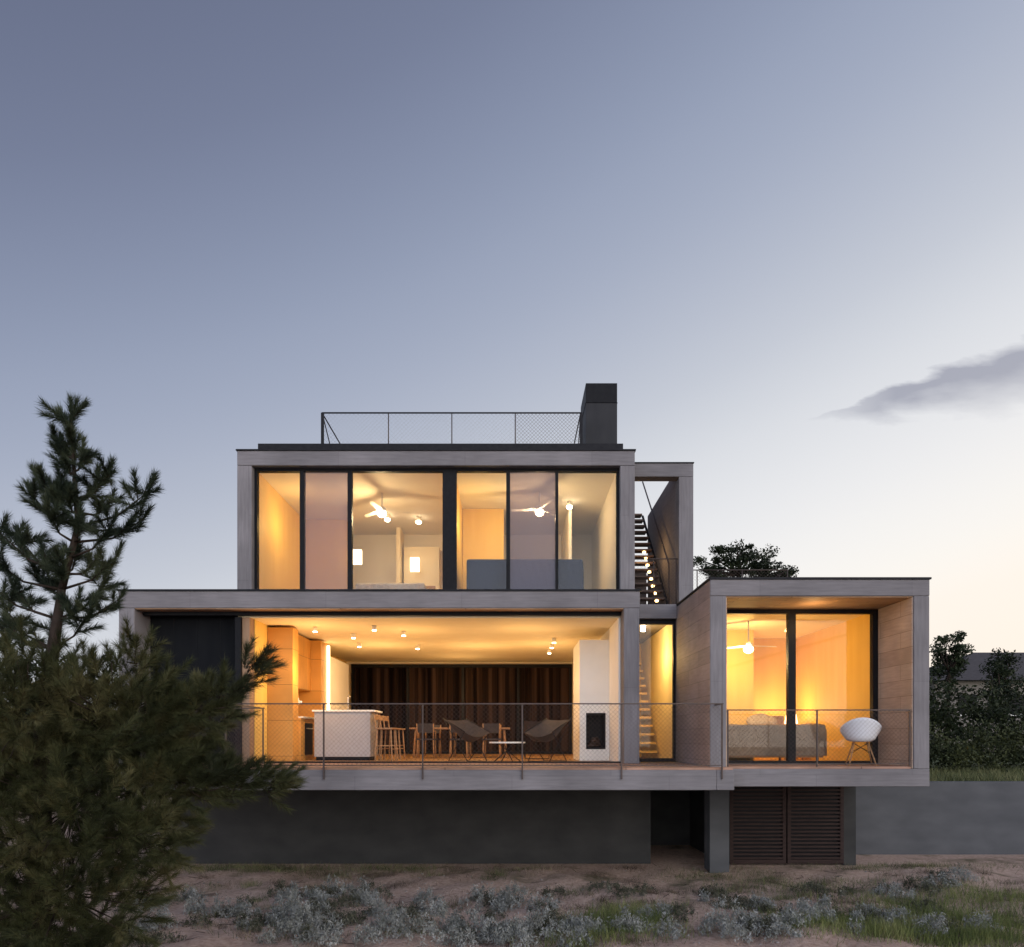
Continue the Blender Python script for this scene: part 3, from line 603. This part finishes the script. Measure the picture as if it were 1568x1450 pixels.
# ground vegetation
def gz(x,y): return float(hgt(np.array(x),np.array(y)))
def shrub(name,x,y,r,h,m,ls=.042,asp=.26,up=.9,per=46):
    nc=int(20*r/.3)+4; P=[]
    for i in range(nc):
        a=rng.random()*6.28; q=r*rng.random()**.5; c=np.array([q*math.cos(a),q*math.sin(a)*.8,h*(1-(q/r)**2)*.75*rng.uniform(.4,1.25)+.03]); P.append(c+unit(per)*(rng.random((per,1)))*np.array([.07,.07,.11]))
    V_,F_=leaves(np.concatenate(P),ls,asp,up=up); o=npmesh(name,V_,F_,[m]); o.location=(x,y,gz(x,y)); return o
spots=[(-3.25,-3.35,.30,.32),(-4.2,-3.4,.3,.28),(-4.7,-4.3,.28,.26),(-3.5,-2.2,.36,.30),(-2.95,-2.0,.34,.30),(-2.5,-1.9,.28,.28),(-3.0,-3.9,.36,.44),(-2.6,-4.2,.34,.40),
(-.4,-2.6,.42,.38),(0.05,-2.7,.36,.34),(.5,-3.0,.3,.28),(-.95,-4.1,.36,.46),(-.55,-4.3,.36,.42),(-.15,-4.5,.34,.36),(.35,-4.35,.38,.38),(.9,-4.2,.28,.26),(2.9,-4.2,.36,.38),(3.3,-4.4,.34,.32),(4.1,-3.6,.28,.26),(-1.2,-3.0,.24,.18),(5.3,-3.9,.3,.28),(6.3,-1.9,.35,.24),(7.4,-1.4,.35,.25),(-5.5,-3,.3,.25),(8.2,-.6,.3,.25)]
for i in range(46): spots.append((random.uniform(-5.5,6.5),random.uniform(-4.9,-2.2),random.uniform(.08,.25),random.uniform(.08,.24)))
for i in range(22): spots.append((random.uniform(-4.0,5.5),random.uniform(-5.0,-3.9),random.uniform(.2,.34),random.uniform(.2,.36)))
for s in spots: shrub('silver_shrub',*s,SILV)
for s in spots[:25]:
    shrub('heath_shrub',s[0]+random.uniform(-.45,.45),s[1]+random.uniform(-.1,.3),random.uniform(.15,.32),random.uniform(.1,.26),HEATH,ls=.035,asp=.3,up=.5)
for i in range(44):
    shrub('heath_shrub',random.uniform(-5.5,7.5),random.uniform(-4.9,-1.2),random.uniform(.1,.32),random.uniform(.06,.22),HEATH,ls=.035,asp=.3,up=.5)
def field(name,areas,h,w,m,lean=.35):
    C=[]
    for (x,y,rx,ry,n) in areas:
        p=rng.normal(size=(n,2))*np.array([rx,ry])*.5+np.array([x,y]); p=p[p[:,1]<1.15]; C.append(np.column_stack([p,hgt(p[:,0],p[:,1])-.01]))
    V_,F_=blades(np.concatenate(C),h,w,lean); return npmesh(name,V_,F_,[m])
field('green_grass',[(1.75,-3.2,.6,.5,1700),(1.5,-4.0,.9,.6,1700),(1.0,-4.7,.8,.4,700),(4.8,-4.2,1.6,.6,2600),(6.5,-3.4,2.0,.8,3200),(5.7,-4.6,1.5,.5,2600),(7.4,-2.2,2.0,.6,1800)],.21,.004,GRNB,.38)
A=[(-5.2,.6,2.2,.5,2600),(-2.6,.7,1.6,.4,900)]
for i in range(60): A.append((random.uniform(-6,8),random.uniform(-4.8,.6),random.uniform(.2,.7),random.uniform(.15,.4),random.randint(50,170)))
for i in range(40): A.append((random.uniform(3.2,9),random.uniform(-3.5,.9),random.uniform(.4,1.1),random.uniform(.2,.5),random.randint(120,260)))
A.append((9,1.4,3.5,.8,3000))
field('low_grass',A,.12,.004,GRN,.6)
A=[]
for i in range(150): A.append((random.uniform(-6,9),random.uniform(-5,.8),random.uniform(.1,.4),random.uniform(.1,.25),random.randint(40,140)))
field('dry_scrub',A,.13,.004,DRY,1.1)
p=np.column_stack([rng.uniform(7.2,18,9000),2.75+rng.random(9000)**1.6*6]); C=np.column_stack([p,1.58+.6*(p[:,1]-2.74)/150])
V_,F_=blades(C,.22,.008,.4); npmesh('lawn_grass',V_,F_,[GRN])
b=MB(); ST=mat('stone',(.2,.17,.15),(.35,.3,.27),rough=.9)
for i in range(260):
    x=random.uniform(-6,8);y=random.uniform(-5,1); b.ball((x,y,gz(x,y)+.004),random.uniform(.008,.028),ST,sz=.6,n=4)
b.done('pebbles')
b=MB()
for i in range(140):
    x=random.uniform(-6,8);y=random.uniform(-5,1);a=random.random()*6.3;l=random.uniform(.05,.3);z=gz(x,y)+.012; b.rod((x,y,z),(x+l*math.cos(a),y+l*math.sin(a),z+random.uniform(0,.03)),.004,BARK,n=4)
b.done('fallen_twigs')
# ------------------------------------------------------------ world
w=bpy.data.worlds.new('World'); sc.world=w; w.use_nodes=True; nt=w.node_tree; N=nt.nodes; L=nt.links
bg=N['Background']; tc=N.new('ShaderNodeTexCoord'); sp=N.new('ShaderNodeSeparateXYZ'); L.new(tc.outputs['Generated'],sp.inputs[0])
def M(op,a,b_=None,c=None,clamp=False):
    n=N.new('ShaderNodeMath'); n.operation=op; n.use_clamp=clamp
    for i,v in enumerate((a,b_,c)):
        if v is None: continue
        if isinstance(v,(int,float)): n.inputs[i].default_value=v
        else: L.new(v,n.inputs[i])
    return n.outputs[0]
t=M('MULTIPLY_ADD',sp.outputs[0],-.36,sp.outputs[2])
cr=N.new('ShaderNodeValToRGB'); cr.color_ramp.interpolation='B_SPLINE'
stops=[(-.25,(255,238,222)),(-.02,(254,246,236)),(.05,(250,247,242)),(.15,(237,237,239)),(.26,(218,221,227)),(.345,(198,203,214)),(.46,(171,179,198)),(.56,(152,162,185)),(.64,(135,145,170)),(.72,(118,127,153)),(.84,(98,106,131))]
els=cr.color_ramp.elements
for i,(p,c) in enumerate(stops):
    pos=(p+.3)/1.2
    if i==0: e=els[0]; e.position=pos
    elif i==1: e=els[1]; e.position=pos
    else: e=els.new(pos)
    e.color=(*s2l(c),1)
L.new(M('MULTIPLY_ADD',t,1/1.2,.25),cr.inputs[0])
yy=M('MAXIMUM',sp.outputs[1],.05); cx=M('DIVIDE',sp.outputs[0],yy); cz=M('DIVIDE',sp.outputs[2],yy)
cb=N.new('ShaderNodeCombineXYZ'); L.new(M('MULTIPLY',cx,7),cb.inputs[0]); L.new(M('MULTIPLY',cz,20),cb.inputs[1])
nz=N.new('ShaderNodeTexNoise'); nz.inputs['Scale'].default_value=1.6; nz.inputs['Detail'].default_value=6; L.new(cb.outputs[0],nz.inputs['Vector'])
line=M('MULTIPLY_ADD',M('SUBTRACT',cx,.411),.27,.437)
s=M('SUBTRACT',cz,line); s=M('ADD',s,M('MULTIPLY',M('SUBTRACT',nz.outputs[0],.5),.055))
wd=M('MINIMUM',M('MAXIMUM',M('MULTIPLY',M('SUBTRACT',cx,.39),.12),.0005),.034)
up=M('DIVIDE',s,wd)
top=M('SUBTRACT',1,M('MULTIPLY',M('SUBTRACT',up,.45),1.6),clamp=True)
bot=M('ADD',1,M('MULTIPLY',M('ADD',up,.1),.5),clamp=True)
cm=M('MULTIPLY',top,bot); cm=M('MULTIPLY',cm,M('MULTIPLY',M('SUBTRACT',cx,.40),8,clamp=True)); cm=M('MULTIPLY',cm,.78)
mx=N.new('ShaderNodeMix'); mx.data_type='RGBA'; L.new(cm,mx.inputs[0]); L.new(cr.outputs[0],mx.inputs[6]); mx.inputs[7].default_value=(*s2l((148,151,168)),1)
back=M('MULTIPLY_ADD',M('MULTIPLY',sp.outputs[1],-1.6,clamp=True),2.4,1)  # sky behind the camera brightened, added fill light for facade and ground
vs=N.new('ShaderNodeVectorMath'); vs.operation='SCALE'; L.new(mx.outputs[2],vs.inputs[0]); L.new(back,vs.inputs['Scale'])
sky=N.new('ShaderNodeTexSky'); sky.sky_type='NISHITA'; sky.sun_disc=False; sky.sun_elevation=math.radians(1.5); sky.sun_rotation=math.radians(50)
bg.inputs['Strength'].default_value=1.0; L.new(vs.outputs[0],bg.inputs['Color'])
b2=N.new('ShaderNodeBackground'); b2.inputs['Strength'].default_value=.005; L.new(sky.outputs[0],b2.inputs['Color'])
ash=N.new('ShaderNodeAddShader'); L.new(bg.outputs[0],ash.inputs[0]); L.new(b2.outputs[0],ash.inputs[1]); L.new(ash.outputs[0],N['World Output'].inputs[0])
sl=bpy.data.lights.new('sun','SUN'); sl.energy=.25; sl.angle=math.radians(12); sl.color=(1,.8,.62)
so=bpy.data.objects.new('sun',sl); sc.collection.objects.link(so)
d=Vector((math.sin(math.radians(50)),math.cos(math.radians(50)),math.tan(math.radians(4)))); so.rotation_euler=d.to_track_quat('Z','Y').to_euler()
# ------------------------------------------------------------ camera
c=bpy.data.cameras.new('camera'); co=bpy.data.objects.new('camera',c); sc.collection.objects.link(co); sc.camera=co
co.location=(0,-14,E); co.rotation_euler=(math.pi/2,0,0); c.sensor_width=36; c.lens=36*1120/1568; c.shift_y=405/1568; c.clip_end=2000
